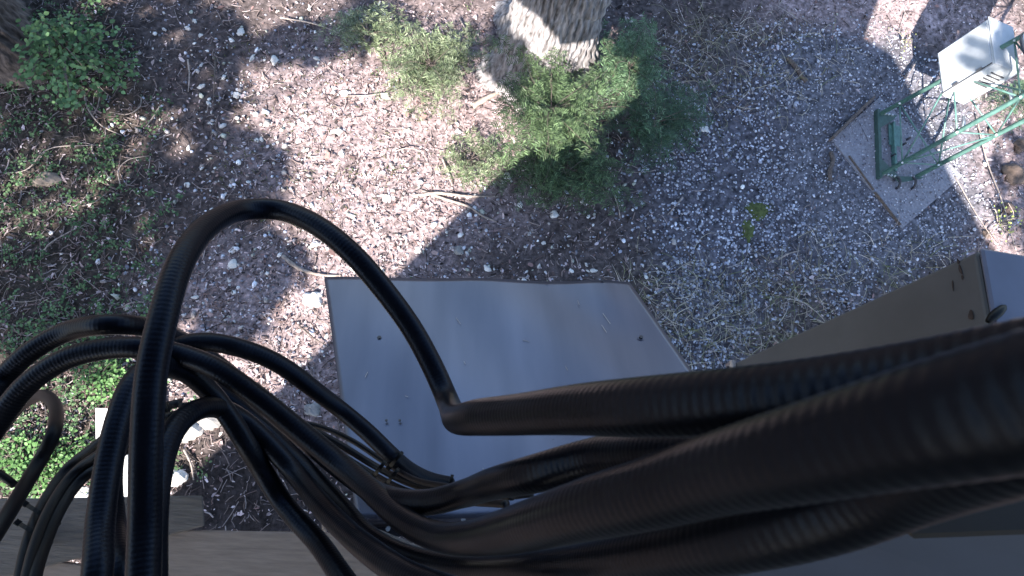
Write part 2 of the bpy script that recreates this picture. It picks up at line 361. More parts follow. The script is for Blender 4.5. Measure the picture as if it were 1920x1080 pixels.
strands('dry_grass', 9000, lambda x, y: .75*np.clip(soft(x,y,1290,590,120,100)+soft(x,y,1440,600,110,70)+.7*soft(x,y,1380,120,180,90)+.5*soft(x,y,1560,500,160,50)+.4*soft(x,y,1740,500,80,60), 0, 1)*(n2(x,y,.05,6) > -.35), .10, .30, .0022,
        [[.34,.30,.22],[.44,.40,.32],[.24,.22,.14],[.16,.18,.08],[.5,.45,.40]], .09, 'pale dry grass lying in tufts over the gravel edge', 'grass', box=(1050,1900,0,760))
strands('dead_stems', 2600, lambda x, y: .5*zones(x,y)[2]+.05+.35*soft(x,y,480,650,200,80), .12, .42, .0026,
        [[.20,.17,.15],[.28,.24,.22],[.12,.09,.08],[.07,.05,.045]], .07, 'tangle of dead grey stems through the low plants', 'stems')
strands('moss_strands', 12000, lambda x, y: .9*np.clip(soft(x,y,1418,395,32,26,.2)+soft(x,y,1402,430,18,30,.2)+.5*soft(x,y,1330,280,60,50)+.4*soft(x,y,1630,500,100,26)+.4*soft(x,y,850,330,60,40)+.3*soft(x,y,700,330,40,30)+.35*soft(x,y,560,200,300,200), 0, 1)*(n2(x,y,.06,8) > -.2), .015, .05, .0025,
        [[.07,.085,.025],[.05,.065,.02],[.10,.11,.04]], .02, 'olive green moss on the forest floor and gravel', 'moss', box=(400,1800,60,560))

# ------------------------------------------------------------------ leaves
def leaves_mesh(name, pos, size, cols, parent=None, tilt=.5, wide=1.0, **k):
    n = len(pos); S = np.stack([size, size*wide, size], -1)
    return scatter(name, LEAF, LFF, pos, rotmats(n, tilt), S, cols, MT['leaf'], parent=parent, smooth=False, **k)
GREENS = [[.065,.125,.05],[.09,.165,.07],[.045,.09,.04],[.13,.21,.10]]
# low ground cover on the left: many small leaf rosettes
px, py, p = sample(13000, lambda x, y: .8*np.clip(zones(x,y)[2]*.9*(n2(x,y,.04,11) > -.05)+.3*zones(x,y)[2]+.5*soft(x,y,230,420,100,220)*(n2(x,y,.05,15) > .1)+.5*soft(x,y,190,720,110,70)+.35*soft(x,y,60,850,150,110), 0, 1)*(x < 480))
pp = []; 
for q in p:
    k = rng.integers(5, 15); r = np.abs(rng.normal(0, .032, k)); a = rng.uniform(0, 2*PI, k); hh = rng.uniform(.02, .10)
    pp.append(np.stack([q[0]+r*np.cos(a), q[1]+r*np.sin(a), q[2]+hh+rng.uniform(-.015,.015,k)], -1))
pp = np.vstack(pp); n = len(pp)
o = leaves_mesh('low_plants', pp, rng.uniform(.014, .030, n), pick(GREENS, n, .25), wide=1.1, origin=(0,0,0)); tag(o, 'small leaved green plants covering the shaded slope', 'ground cover', kind='stuff')
px, py, p = sample(500, lambda x, y: .25*(x > 480)*(x < 1050)*(zones(x,y)[0] < .1))
pp = np.vstack([q+np.stack([rng.normal(0,.03,7), rng.normal(0,.03,7), rng.uniform(.01,.04,7)], -1) for q in p]); n = len(pp)
o = leaves_mesh('seedlings', pp, rng.uniform(.010, .02, n), pick([[.10,.15,.05],[.07,.12,.04]], n, .25), origin=(0,0,0)); tag(o, 'tiny green seedlings among the litter', 'seedlings', kind='stuff')

def leafy_shrub(cx, cy, rx, ry, z0, z1, nst, nl, size, label, pal=GREENS, name='leafy_shrub', cat='shrub', sm='dtwig', cover=1.0):
    b = G(cx, cy); root = thing(name, label, cat, b); st = MB(); lp = []; ls = []
    for i in range(nst):
        a = random.uniform(0, 2*PI); r = math.sqrt(random.random()); z = random.uniform(z0, z1)
        tip = P(cx+rx*r*math.cos(a), cy+ry*r*math.sin(a), z)
        mid = (b+tip)/2+np.array([random.gauss(0,.03), random.gauss(0,.03), .25*z])
        c = spline([b+np.array([random.gauss(0,.02), random.gauss(0,.02), 0]), mid, tip], 6); st.tube(c, np.linspace(.006, .002, len(c)), 5)
        for q in range(nl):
            t = random.uniform(.35, 1)**.7; pt = c[min(len(c)-1, int(t*len(c)))]
            lp.append(pt+rng.normal(0, .035, 3)*np.array([1,1,.5])); ls.append(random.uniform(.7, 1.2)*size)
    st.build('stem', MT[sm], root, smooth=True)
    leaves_mesh('foliage', np.array(lp), np.array(ls), pick(pal, len(lp), .22), parent=root, tilt=.45, wide=1.25)
    return root
leafy_shrub(140, 105, 112, 105, .12, .6, 62, 17, .042, 'bright green broad leaved shrub beside the left tree trunk', pal=[[.085,.17,.07],[.13,.23,.10],[.06,.12,.05]])
leafy_shrub(120, 640, 110, 50, .05, .18, 26, 14, .026, 'low green plant patch above the left cable arches')
leafy_shrub(55, 870, 75, 60, .08, .2, 50, 20, .026, 'sunlit green plant patch framed by the small cable loop', pal=[[.08,.17,.05],[.12,.24,.08]])
leafy_shrub(190, 710, 60, 40, .05, .15, 26, 18, .024, 'small sunlit green plants just under the cable arches', pal=[[.08,.17,.05],[.12,.24,.08]])
leafy_shrub(130, 850, 45, 55, .05, .18, 20, 18, .024, 'sunlit green plants between the loop and white board', pal=[[.08,.17,.05],[.12,.24,.08]])
leafy_shrub(1875, 420, 38, 50, .15, .4, 9, 6, .022, 'bare twiggy bush with yellow green buds beside the cabinet', pal=[[.30,.36,.10],[.24,.32,.09]], sm='twig')
leafy_shrub(1690, 75, 26, 26, .08, .25, 6, 4, .02, 'thin twiggy sprout with small leaves in the upper sunlit patch', pal=[[.25,.28,.12]], sm='twig')

def needle_bush(cx, cy, rx, ry, z0, z1, nb, label, pal, name='hemlock_sapling', lean=(0,0), sz=1.0):
    b = G(cx+lean[0], cy+lean[1]); root = thing(name, label, 'sapling', b); st = MB(); lp = []; lr = []; ls = []; lc = []
    top = P(cx, cy, z1*.8); stem = spline([b, (b+top)/2+np.array([.02,0,0]), top], 8); st.tube(stem, np.linspace(.014, .004, len(stem)), 6)
    for i in range(nb):
        t = random.uniform(.25, 1); s0 = stem[int(t*(len(stem)-1))]
        a = i*2.399+random.uniform(-.3,.3); r = math.sqrt((i+.5)/nb)*(1+.22*math.sin(3*a+cx)+.15*math.sin(5*a+cy))*random.uniform(.8,1.2); z = z0+(z1-z0)*(t*.8+.2*random.random())
        tip = P(cx+rx*r*math.cos(a), cy+ry*r*math.sin(a), z*(.6+.4*random.random()))
        mid = (s0+tip)/2+np.array([random.gauss(0,.04),random.gauss(0,.04),.06]); c = spline([s0, mid, tip], 7); st.tube(c, np.linspace(.003, .001, len(c)), 4)
        c, s = resample(c, .06)
        for j in range(1, len(c)):
            d = nrm(c[j]-c[j-1]); side = nrm(np.cross(d, [0,0,1]))
            for sg in (-1, 1):
                if random.random() < .12: continue
                tl = .17*(1-.75*j/len(c))*random.uniform(.6,1.3)*sz+.02
                td = nrm(d*random.uniform(.5,1.1)+side*sg+np.array([0,0,random.uniform(-.25,.1)]))
                for m_ in np.arange(.008, tl, .017):
                    q = c[j]+td*m_-np.array([0,0,.6*m_*m_])
                    for s2 in (-1, 1):
                        nd = nrm(td*.6+np.cross(td,[0,0,1])*s2+np.array([0,0,random.gauss(0,.35)]))
                        lp.append(q); lr.append(nd); ls.append(random.uniform(.026,.042)*sz); lc.append(.6+.8*m_/tl)
    lp = np.array(lp); X_ = np.array(lr); ls = np.array(ls); n = len(lp)
    upv = np.array([0,0,1.0])+rng.normal(0,.35,(n,3)); Y_ = np.cross(upv, X_); Y_ /= np.linalg.norm(Y_, axis=1)[:,None]+1e-9; Z_ = np.cross(X_, Y_)
    R = np.stack([X_, Y_, Z_], -1); st.build('stem', MT['dtwig'], root, smooth=True)
    BVn = np.array([[0,-.08,0],[.6,-.11,.02],[1,0,0],[.6,.11,.02],[0,.08,0]])
    scatter('foliage', BVn, [[0,1,2,3,4]], lp, R, np.stack([ls, ls, ls], -1), pick(pal, n, .18)*np.array(lc)[:,None], MT['leaf'], parent=root, smooth=False)
    return root
HG = [[.07,.11,.05],[.10,.15,.07],[.045,.07,.035]]; HL = [[.13,.17,.09],[.18,.21,.13],[.09,.11,.06]]; HB = [[.045,.085,.05],[.06,.10,.055]]  # HL: paler greens, sunlight put into the leaf colour of lit saplings
needle_bush(1032, 200, 125, 135, .2, .95, 62, 'largest green hemlock sapling in front of the centre trunk', HG, lean=(0,30))
needle_bush(1060, 325, 135, 75, .1, .4, 38, 'low dark hemlock sapling spreading below the largest one', HG, lean=(0,-10))
needle_bush(1180, 115, 74, 92, .3, .8, 36, 'sunlit hemlock sapling just right of the centre trunk', [[.08,.14,.07],[.12,.18,.10],[.05,.09,.045]], lean=(-10,40))
needle_bush(1235, 225, 115, 85, .15, .5, 36, 'dark bluish hemlock sapling at the gravel edge', HB, lean=(-30,10))
needle_bush(800, 120, 125, 95, .12, .5, 36, 'pale sunlit hemlock sapling left of the centre trunk', HL, lean=(20,10))
needle_bush(690, 62, 90, 48, .1, .4, 18, 'pale thin hemlock sapling at the top edge of the slope', HL)
needle_bush(880, 300, 60, 50, .06, .2, 14, 'small olive hemlock sapling by the shadow edge', HL)
needle_bush(1895, 190, 55, 35, .1, .35, 14, 'small dark fir sapling behind the tower legs', HB, name='fir_sapling')

# ------------------------------------------------------------------ trees
def trunk(name, label, cx, cy, r, hgt, m, leanpx, flare=.35, crown=False):
    b = P(cx, cy, -.05); root = thing(name, label, 'tree', b); zs = np.r_[np.linspace(-.05, 1.6, 110), np.linspace(1.7, hgt, 26)]; sides = 200
    top = P(cx, cy, 0)+np.array([leanpx[0], leanpx[1], 0]); V = []
    a = np.arange(sides)*2*PI/sides
    for z in zs:
        t = z/hgt; c = b*(1-t)+np.array([top[0], top[1], 0])*t; rr = r*(1-.35*t)+flare*r*math.exp(-max(z,0)*4.2)*(1+.55*np.cos(3*a+.7)+.35*np.cos(5*a+2))
        fur = .034*np.abs(np.sin(a*16+1.0*np.sin(z*3.1+a*2)+.8*np.sin(z*7+a)))+.012*np.sin(a*37+3*np.sin(z*6+a*3))+.008*np.sin(z*47+a*9+3*np.sin(a*16))
        rr = rr*(1+.04*np.cos(2*a+1))-fur*.9
        V.append(np.stack([c[0]+rr*np.cos(a), c[1]+rr*np.sin(a), np.full(sides, z)], -1))
    V = np.vstack(V); k = len(zs); i = np.arange(k-1)[:,None]*sides; j = np.arange(sides)[None]; j2 = (j+1) % sides
    mesh('trunk', V, np.stack([i+j, i+j2, i+sides+j2, i+sides+j], -1).reshape(-1, 4), m, parent=root)
    return root
t1 = trunk('conifer_tree', 'thick grey barked conifer trunk at the top centre above the saplings', 1010, 120, .375, 7.0, MT['bark'], (.1,.1), flare=.55)
t2 = trunk('conifer_tree', 'dark barked conifer trunk at the top left corner', -42, 85, .43, 7.0, MT['darkbark'], (-.1,.1))
def crown(root, cx, cy, z0, z1, rad, n):
    b = P(cx, cy, 0); z = rng.uniform(z0, z1, n); a = rng.uniform(0, 2*PI, n); r = rad*np.sqrt(rng.uniform(.05, 1, n))*(1-.7*(z-z0)/(z1-z0))
    leaves_mesh('crown', np.stack([b[0]+r*np.cos(a), b[1]+r*np.sin(a), z], -1), rng.uniform(.10,.2,n), pick(HG, n, .2), parent=root, tilt=.8)
crown(t1, 1003, 128, 6.2, 9, .9, 1500); crown(t2, -42, 85, 6.2, 9, .9, 1500)

# unseen tree behind the camera, its leaves placed only where shade should fall
BL = [(70,300,230,340),(90,120,240,130),(360,110,130,110),(400,330,125,110),(300,470,180,120),(580,80,60,26),(130,560,230,110),(490,500,80,80),(430,600,70,35),(1790,40,55,70),(1895,330,40,110),(975,70,55,70),(985,120,50,40),(680,50,50,40)]
HO = [(325,215,26,22),(350,270,42,26),(395,175,22,12),(500,150,60,30),(300,640,70,40)]
pp = []
while len(pp) < 4800:
    b = random.choice(BL if random.random() < .4 else BL[:7]); a = random.uniform(0, 2*PI); r = math.sqrt(random.random())
    x, y = b[0]+b[2]*r*math.cos(a), b[1]+b[3]*r*math.sin(a)
    if any(((x-h[0])/h[2])**2+((y-h[1])/h[3])**2 < 1 for h in HO): continue
    z = random.uniform(6.6, 8.6); q = P(x, y, 0)+sunv*(z/sunv[2]); pp.append(q)
pp = np.array(pp); base = P(-300,600,0)-SD*8.0; base[2] = 0
bt = thing('shade_tree', 'unseen broadleaf tree with its crown shaped to shade the slope', 'tree', base); tb = MB()
tb.tube(spline([base, base+[.1,.1,3], base+[.2,.3,6.5], base+[.6,.8,8.5]], 8), np.linspace(.26,.07,25), 14)
for k in range(10):
    q = pp[random.randrange(len(pp))]; s0 = base+np.array([.2,.3,random.uniform(4.5,6.5)]); c = spline([s0, (s0+q)/2+np.array([0,0,.5]), q], 6); tb.tube(c, np.linspace(.022,.006,len(c)), 6)
tb.build('trunk', MT['darkbark'], bt, smooth=True)
leaves_mesh('crown', pp, rng.uniform(.08,.17,len(pp)), pick(GREENS, len(pp), .2), parent=bt, tilt=.6, wide=1.3)

# ------------------------------------------------------------------ unseen shelter, roof and wall shaped to cast the shade
ZD = 5.6
S = [(150,1108),(330,930),(930,340),(1010,268),(1130,232),(1212,150),(1212,60),(1196,30),(1100,26),(1080,-15),(1010,-50),(860,-55),(840,-290),'A','B',(1535,-290),(1515,-20),(1482,26),(1600,82),(1662,118),(1684,155),(1730,255),(1778,360),(1842,472),(2000,760),(2300,1300),(1500,2100),(300,2000)]  # roof outline traced from the ground shadow it has to cast
back = sunv*(ZD/sunv[2])
ct, cr_ = P(840,-290,0)+back+SD*1.15, P(1535,-290,0)+back+SD*1.15  # overhang added to keep sky light off the near cables
dk = [ct if q == 'A' else cr_ if q == 'B' else P(q[0], q[1], 0)+back for q in S]
sh = thing('shade_shelter', 'unseen flat roofed shelter, its outline shaped to cast the shade', 'shelter', (dk[-2][0], dk[-2][1], 0))
d = MB(); d.prism(dk, (0,0,.12)); d.build('roof', MT['wall'], sh)
fw = [P(755,1130,0), P(1180,1130,0), P(1180,1130,0)-SD*4, P(755,1130,0)-SD*4]
d = MB(); d.prism(fw, (0,0,ZD-.003)); d.build('wall', MT['wall2'], sh)  # wall added to block sky light from the ground in front
for k in (-1, -2, -3, 0):
    c = dk[k]*.93+np.mean(dk, 0)*.07
    MB().tube(seg((c[0],c[1],0), (c[0],c[1],ZD)), .06, 12).build('post', MT['dark'], sh, smooth=True)

# ------------------------------------------------------------------ lattice tower
def leg(p0, z0, p1, z1):
    a = P(*p0, z0); b = P(*p1, z1); return lambda z: a+(b-a)*((z-z0)/(z1-z0))
A = leg((1650,214), .06, (1905,74), 1.167); B = leg((1654,326), .06, (1917,180), 1.167); C_ = leg((1720,330), .06, (1920,226), .897)
tw = thing('lattice_tower', 'green triangular lattice tower standing on the concrete pad', 'tower', P(1680,290,0))
ZT = 3.4
for L in (A, B, C_): MB().tube(seg(L(.05), L(ZT)), .021, 14).build('leg', MT['green'], tw, smooth=True)
lv = [.245+.455*i for i in range(7)]
def brace(a, b, r=.0075): MB().tube(seg(a, b), r, 8).build('brace', MT['green'], tw, smooth=True)
faces = [(B, C_), (A, B), (C_, A)]
for i, z in enumerate(lv):
    for (u, v) in faces: brace(u(z), v(z), .007)
    if i+1 < len(lv):
        for f, (u, v) in enumerate(faces):
            if (i+f) % 2: brace(v(z), u(lv[i+1]))
            else: brace(u(z), v(lv[i+1]))
up = np.array([0,0,1.0])
a0, b0, c0 = A(.04), B(.04), C_(.04); ab = nrm(b0-a0); inn = nrm(np.cross(up, ab))
if inn@(c0-a0) < 0: inn = -inn
a0e, b0e = a0-ab*.05, b0+ab*.04
MB().box((a0e+b0e)/2-inn*.015, (b0e-a0e)/2, inn*.014, up*.035).build('base_beam', MT['dgreen'], tw)
MB().box((a0e+b0e)/2+inn*.155, (b0e-a0e)/2*.72, inn*.010, up*.03).build('base_beam', MT['green'], tw)
MB().box((a0e+b0e)/2+inn*.17-ab*.13, (b0e-a0e)/2*.3, inn*.06, up*.004).build('base_plate', MT['green'], tw)
for (o_, s_) in ((a0, 1), (b0, -1)):
    g = MB(); z_ = up*.02
    g.prism([o_-inn*.005+z_, o_+inn*.19+z_-ab*s_*.02, o_+inn*.14+z_+ab*s_*.04, o_-inn*.005+ab*s_*.16+z_], up*.012); g.build('gusset_plate', MT['dgreen'], tw)
    for q in range(4):
        c = o_+inn*(.02+.035*q)+z_+up*.012-ab*s_*.006; MB().tube(seg(c, c+up*.016), .009, 6).build('bolt', MT['galv'], tw)
g = MB(); g.prism([b0+inn*.13+up*.02, c0+inn*.08+up*.02, c0+inn*.02+ab*.03+up*.02, b0+inn*.18+ab*.06+up*.02], up*.012); g.build('gusset_plate', MT['dgreen'], tw)
for (x, y) in ((1676,343),(1705,343)):
    c = P(x, y, .02); MB().tube(spline([c+[0,.03,0], c+[0,.035,.05], c+[.01,0,.07], c+[.015,-.05,.04], c+[.015,-.06,0]], 6), .012, 10).build('anchor_bolt', MT['dark'], tw, smooth=True)
for (x, y) in ((1672,293),(1692,272),(1700,262)):
    c = P(x, y, .02); MB().tube(seg(c, c+up*.05), .011, 8).build('anchor_bolt', MT['dark'], tw, smooth=True)

# equipment box on the tower. side faces and top set by real size
v0 = P(1756,100,.62); v1 = P(1766,180,.62); v2 = P(1802,222,.62)
e1 = v0-v1; e2 = v2-v1; e1[2] = e2[2] = 0
l1, l2 = np.linalg.norm(e1), np.linalg.norm(e2)
e2 = e2-(e2@nrm(e1))*nrm(e1)*.75
e2 = e2*1.3; vt = P(1866,119,1.06); hx = vt-v1; hh = hx
cen = v1+(e1+e2)/2+hh/2
bx = thing('equipment_box', 'white metal equipment box mounted on the lattice tower', 'equipment box', cen-hh/2)
MB().box(cen, e1/2, e2/2, hh/2, bev=.012).build('box_body', MT['box'], bx, smooth=False)
n1 = -nrm(e2); n2_ = -nrm(e1)      # outward normals of the two faces seen
if n1@(cen-v2) > 0: n1 = n1
f1 = v1+e1/2+hh/2; f2 = v1+e2/2+hh/2
ne = nrm(np.cross(e1, hh)); ne = ne if ne@(f1-cen) > 0 else -ne
nf = nrm(np.cross(e2, hh)); nf = nf if nf@(f2-cen) > 0 else -nf
MB().box(f1+ne*.006, e1*.46, hh*.46, ne*.006, bev=.006).build('door', MT['box'], bx)
MB().box(v1+hh/2+e1*.03+ne*.014, e1*.008, hh*.47, ne*.003).build('seam', MT['seal'], bx)
for t in (.3, .75): MB().box(v1+hh*t+e1*.05+ne*.018, e1*.02, hh*.05, ne*.008).build('hinge', MT['steel'], bx)
hd = MB(); 
for q in range(5): hd.box(v1+e2*(.52)+hh*(.52+.075*q)+nf*.003, e2*.26, hh*.013, nf*.005)
hd.build('louvre', MT['seal'], bx)
tl = MB(); tl.box(cen+hh/2*1.02, e1*.53, e2*.53, hh*.012, bev=.01); tl.build('lid', MT['box'], bx)
MB().tube(seg(v2+hh*.05, B(.75)), .014, 8).build('mounting_arm', MT['galv'], bx, smooth=True)
MB().tube(seg(v2+hh*.9, B(1.1)), .014, 8).build('mounting_arm', MT['galv'], bx, smooth=True)
for z in lv[:4]:
    for L in (A, B, C_):
        c = L(z); n_ = nrm(CP-c)
        MB().tube(seg(c+n_*.018, c+n_*.032), .010, 6).build('bolt', MT['galv'], tw)
# silver drum strapped above the box
q0 = P(1952,112,1.25); q1 = P(2060,50,1.62)
dr = thing('silver_drum', 'crinkled silver wrapped drum strapped above the white box', 'drum', q0)
c, s = resample(seg(q0, q1, 2), .012); MB().tube(c, .25+.004*np.sin(s*60), 40).build('drum_body', MT['silver'], dr, smooth=True)
ax = nrm(q1-q0); u_ = nrm(np.cross(ax, up)); v_ = np.cross(ax, u_)
for t in (.01, .035):
    ring = [q0+ax*t+.262*(u_*math.cos(k*PI/24)+v_*math.sin(k*PI/24)) for k in range(49)]
    MB().tube(ring, .006, 6).build('band', MT['galv' if t > .02 else 'dark'], dr, smooth=True)

# concrete pad, form board, gravel edge strips
pd = MB(); pd.prism([P(x,y,.018) for x,y in PAD], (0,0,-.12)); o = pd.build('concrete_pad', MT['concrete']); tag(o, 'square grey concrete pad under the lattice tower', 'concrete pad')
def board(name, x0, y0, x1, y1, w, h, z, m, label, cat='board'):
    a, b = P(x0,y0,z), P(x1,y1,z); d = (b-a)/2; s = nrm(np.cross(up, d))*w/2
    k = MB(); k.box((a+b)/2, d, s, up*h/2, bev=min(w,h)*.15); o = k.build(name, m); return tag(o, label, cat)
board('form_board', 1557, 262, 1634, 186, .022, .11, .03, MT['darkbark'], 'dark timber form board standing along the pad edge')
board('timber_strip', 1640, 360, 1688, 422, .009, .03, .03, MT['dtwig'], 'thin timber strip along the lower pad edge')
board('timber_strip', 1592, 292, 1638, 356, .009, .02, .03, MT['dtwig'], 'thin weathered strip from the form board to the pad edge')
pm = MB(); pm.tube(spline([P(1558,285,.02), P(1562,300,.03), P(1556,320,.03), P(1557,338,.02)], 5), .02, 7); tag(pm.build('bark_piece', MT['darkbark'], smooth=True), 'dark curved bark piece left of the form board', 'bark')
tag(MB().tube(spline([P(1476,108,.03),P(1492,125,.04),P(1505,145,.03),P(1512,152,.02)],5), .022, 8).build('bark_piece', MT['darkbark'], smooth=True), 'dark bark piece with pale end on the upper gravel', 'bark')

# ------------------------------------------------------------------ rocks
def rock(px_, py_, r, m, label, name='rock', flat=.6, asp=1.3, rot=0, dz=0):
    b = G(px_, py_); k = 10; V = []; Fc = []; seed = random.uniform(0, 99)
    nu, nv = 28, 18
    for i in range(nv+1):
        th = PI*i/nv
        for j in range(nu):
            ph = 2*PI*j/nu; d_ = np.array([math.sin(th)*math.cos(ph), math.sin(th)*math.sin(ph), math.cos(th)])
            rr = 1+.16*math.sin(d_[0]*3+seed)+.14*math.sin(d_[1]*4+seed*2)+.10*math.sin(d_[2]*5+d_[0]*6+seed*3)+.07*math.sin(d_[0]*11+d_[1]*9+seed)+.06*abs(math.sin(d_[1]*13-d_[2]*7+seed))
            v = d_*rr*r*np.array([asp,1,flat]); c_, s_ = math.cos(rot), math.sin(rot)
            V.append(b+np.array([v[0]*c_-v[1]*s_, v[0]*s_+v[1]*c_, v[2]+r*flat*.35+dz]))
    for i in range(nv):
        for j in range(nu): Fc.append([i*nu+j, (i+1)*nu+j, (i+1)*nu+(j+1)%nu, i*nu+(j+1)%nu])
    o = mesh(name, V, Fc, m, origin=b); return tag(o, label, 'rock')
rock(90, 338, .065, MT['tanr'], 'tan flat rock half hidden in the low plants at left', rot=.2)
rock(585, 562, .055, MT['paler'], 'round white rock left of the metal cover corner')
rock(346, 803, .10, MT['paler'], 'large pale sunlit rock seen between the lower cables')
rock(395, 785, .08, MT['rock'], 'grey rock beside the large pale rock under the cables')
rock(665, 362+107, .0, MT['rock'], 'x') if False else None
rock(860, 470, .035, MT['rock'], 'grey green rock in the shade just right of the shadow edge')
rock(500, 232, .03, MT['rock'], 'grey angular rock on the slope near the light patches', rot=.8)
rock(722, 180, .028, MT['paler'], 'white rock left of the centre trunk in sunlit litter')
rock(645, 175, .03, MT['paler'], 'white round rock above the sunlit litter patch')
rock(860, 248, .022, MT['paler'], 'small white rock under the olive sapling')
rock(1320, 243, .03, MT['paler'], 'pale rock at the left edge of the gravel')
rock(585, 768, .045, MT['rock'], 'brown rock in the shade left of the metal cover')
rock(330, 895, .06, MT['paler'], 'bright white rock beside the timber beam end')
rock(163, 925, .05, MT['paler'], 'small pale rock behind the left timber beam')
rock(660, 405, .02, MT['paler'], 'small white rock above the large cable arch')
for (x, y, r, l) in ((1900,330,.18,'dark brown boulder on the right bank'),(1912,275,.12,'upper dark rock on the right bank'),(1860,250,.07,'tan rock behind the tower leg'),(1888,392,.10,'shaded rock below the right boulder'),(1850,440,.06,'small rock just above the cabinet corner')):
    rock(x, y, r*.55, MT['brk'], l, rot=random.random()*3)
for (x,y,rx,ry,l) in ((1420,394,.13,.10,'upper of two olive moss cushions on the gravel'),(1402,430,.07,.12,'lower of two olive moss cushions on the gravel')):
    b = G(x,y); nu=28; V=[b+np.array([0,0,.02])]; Fc=[]
    for i in range(1,5):
        for j in range(nu):
            a=2*PI*j/nu; k=(i/4)*(1+.12*math.sin(3*a+x)+.08*math.sin(7*a)); V.append(b+np.array([rx*k*math.cos(a), ry*k*math.sin(a), .02*(1-(i/4)**2)-.004*(i==4)+random.uniform(-.003,.003)]))
    for j in range(nu): Fc.append([0,1+j,1+(j+1)%nu])
    for i in range(3):
        for j in range(nu): Fc.append([1+i*nu+j,1+(i+1)*nu+j,1+(i+1)*nu+(j+1)%nu,1+i*nu+(j+1)%nu])
    tag(mesh('moss_cushion', V, Fc, MT['moss'], origin=b), l, 'moss')

# ------------------------------------------------------------------ fallen sticks and roots
def stick(pts, r, label, m='twig', name='fallen_stick', cat='stick', z=.02):
    c = spline([G(x, y, z+(.02 if 0 < i < len(pts)-1 else 0)) for i, (x, y) in enumerate(pts)], 8)
    k = np.linspace(1, .45, len(c))*(1+.12*np.sin(np.arange(len(c))*1.7)); o = MB().tube(c, r*k, 8).build(name, MT[m], smooth=True); return tag(o, label, cat)
for a in [
 ([(525,33),(590,45),(640,65),(662,82)], .007, 'long pale curved stick at the top edge'),
 ([(352,112),(355,140),(353,172)], .008, 'short upright pale stick on the dark slope'),
 ([(404,112),(402,150),(400,195)], .007, 'thin dark upright stick right of the short pale one', 'dtwig'),
 ([(300,200),(288,218),(273,238)], .008, 'short slanting pale stick near the small light patches'),
 ([(158,170),(163,200),(190,235),(228,254)], .007, 'white forked curved twig left of the slope'),
 ([(160,140),(185,165),(183,200),(175,215)], .005, 'thin looping twig above the forked one'),
 ([(265,178),(262,200),(240,214),(205,210)], .005, 'thin hooked twig right of the forked one'),
 ([(10,325),(50,318),(90,280),(180,272)], .006, 'long grey twig running through the low plants'),
 ([(225,345),(222,320),(240,300),(280,292)], .005, 'thin arching twig right of the tan rock'),
 ([(78,480),(90,460),(120,440),(168,417)], .007, 'pale bent stick above the cable arches'),
 ([(155,386),(175,380),(200,363)], .006, 'short pale stick in the low plants'),
 ([(40,645),(55,628),(75,618),(100,612)], .006, 'pale twig lying just over the left cable arch'),
 ([(228,577),(245,568),(275,566)], .007, 'pale knobby stick left of the large loop cable'),
 ([(350,628),(375,625),(395,622)], .006, 'pale stick beside the right cable arch'),
 ([(700,78),(706,100),(723,112)], .009, 'short thick curved stick in the sunlit litter'),
 ([(830,298),(838,320),(848,348)], .010, 'thick straight stick in the sunlit litter'),
 ([(740,283),(765,278),(790,285),(802,305)], .006, 'thin arching twig above the thick straight stick'),
 ([(860,312),(870,330),(888,345)], .006, 'small twig beside the thick straight stick'),
 ([(862,35),(878,70),(868,110),(835,165),(790,210)], .008, 'long bare branch left of the centre trunk'),
 ([(640,180),(700,178),(760,165),(850,140)], .005, 'thin bare branch crossing the pale sapling'),
 ([(1280,370),(1268,385),(1252,402)], .008, 'pale stick in the shaded pebbles'),
 ([(1150,362),(1160,390),(1163,410)], .006, 'short brown twig below the saplings'),
 ([(1460,486),(1478,476),(1500,470)], .009, 'pale weathered stick on the gravel'),
 ([(560,610),(590,635),(615,650)], .008, 'short dark stick left of the metal cover', 'dtwig'),
 ([(345,842),(358,870),(363,900)], .010, 'straight sunlit stick above the timber beam'),
 ([(1718,116),(1702,145),(1690,170)], .005, 'thin twig near the sunlit strip by the tower'),
 ([(1830,215),(1850,300),(1880,380),(1905,470)], .008, 'long bare stem leaning over the right bank'),
 ([(1790,330),(1830,400),(1870,460)], .006, 'thin bare stem above the cabinet corner'),
 ([(1900,400),(1860,430),(1835,470)], .006, 'thin crossing stem on the right bank'),
]: stick(*a)
stick([(775,368),(820,362),(880,368),(935,368)], .017, 'upper of two roots crossing the sunlit litter', 'root', 'tree_root', 'root', .0)
stick([(790,358),(840,375),(880,388),(905,405),(932,416)], .014, 'lower of two roots crossing the sunlit litter', 'root', 'tree_root', 'root', .0)
stick([(530,480),(560,503),(600,515),(640,517)], .018, 'thick root running to the metal cover corner', 'root', 'tree_root', 'root', .0)
stick([(885,200),(920,180),(960,165)], .03, 'thick root flaring from the centre trunk', 'root', 'tree_root', 'root', .0)

# single pale stones
protos = []
for k in range(60):
    while True:
        x, y = random.uniform(330, 1180), random.uniform(40, 700)
        z_ = zones(np.array([x]), np.array([y]))[4][0]
        if z_ > .35 and not (600 < x < 1200 and y > 510): break
    r = random.choice((.016,.018,.02,.024,.028))
    if k < 5: o = rock(x, y, r, MT['paler'], 'pale rounded stone lying loose on the brown soil', 'pale_stone', asp=random.uniform(1,1.5)); protos.append(o); o['group'] = 'pale stones loose on the slope'
    else:
        o = protos[k % 5].copy(); COL.objects.link(o); o.location = G(x, y); sc_ = random.uniform(.6, 1.2); o.scale = (sc_, sc_*random.uniform(.8,1.1), sc_); o.rotation_euler = (0, 0, random.uniform(0, 6))

# white board on the ground seen between the cables
wb = MB(); wb.prism([P(179,765,.25), P(239,768,.25), P(239,940,.25), P(181,935,.25)], (0,0,-.03)); tag(wb.build('white_board', MT['white']), 'white painted board lying in the sun behind the cables', 'board')

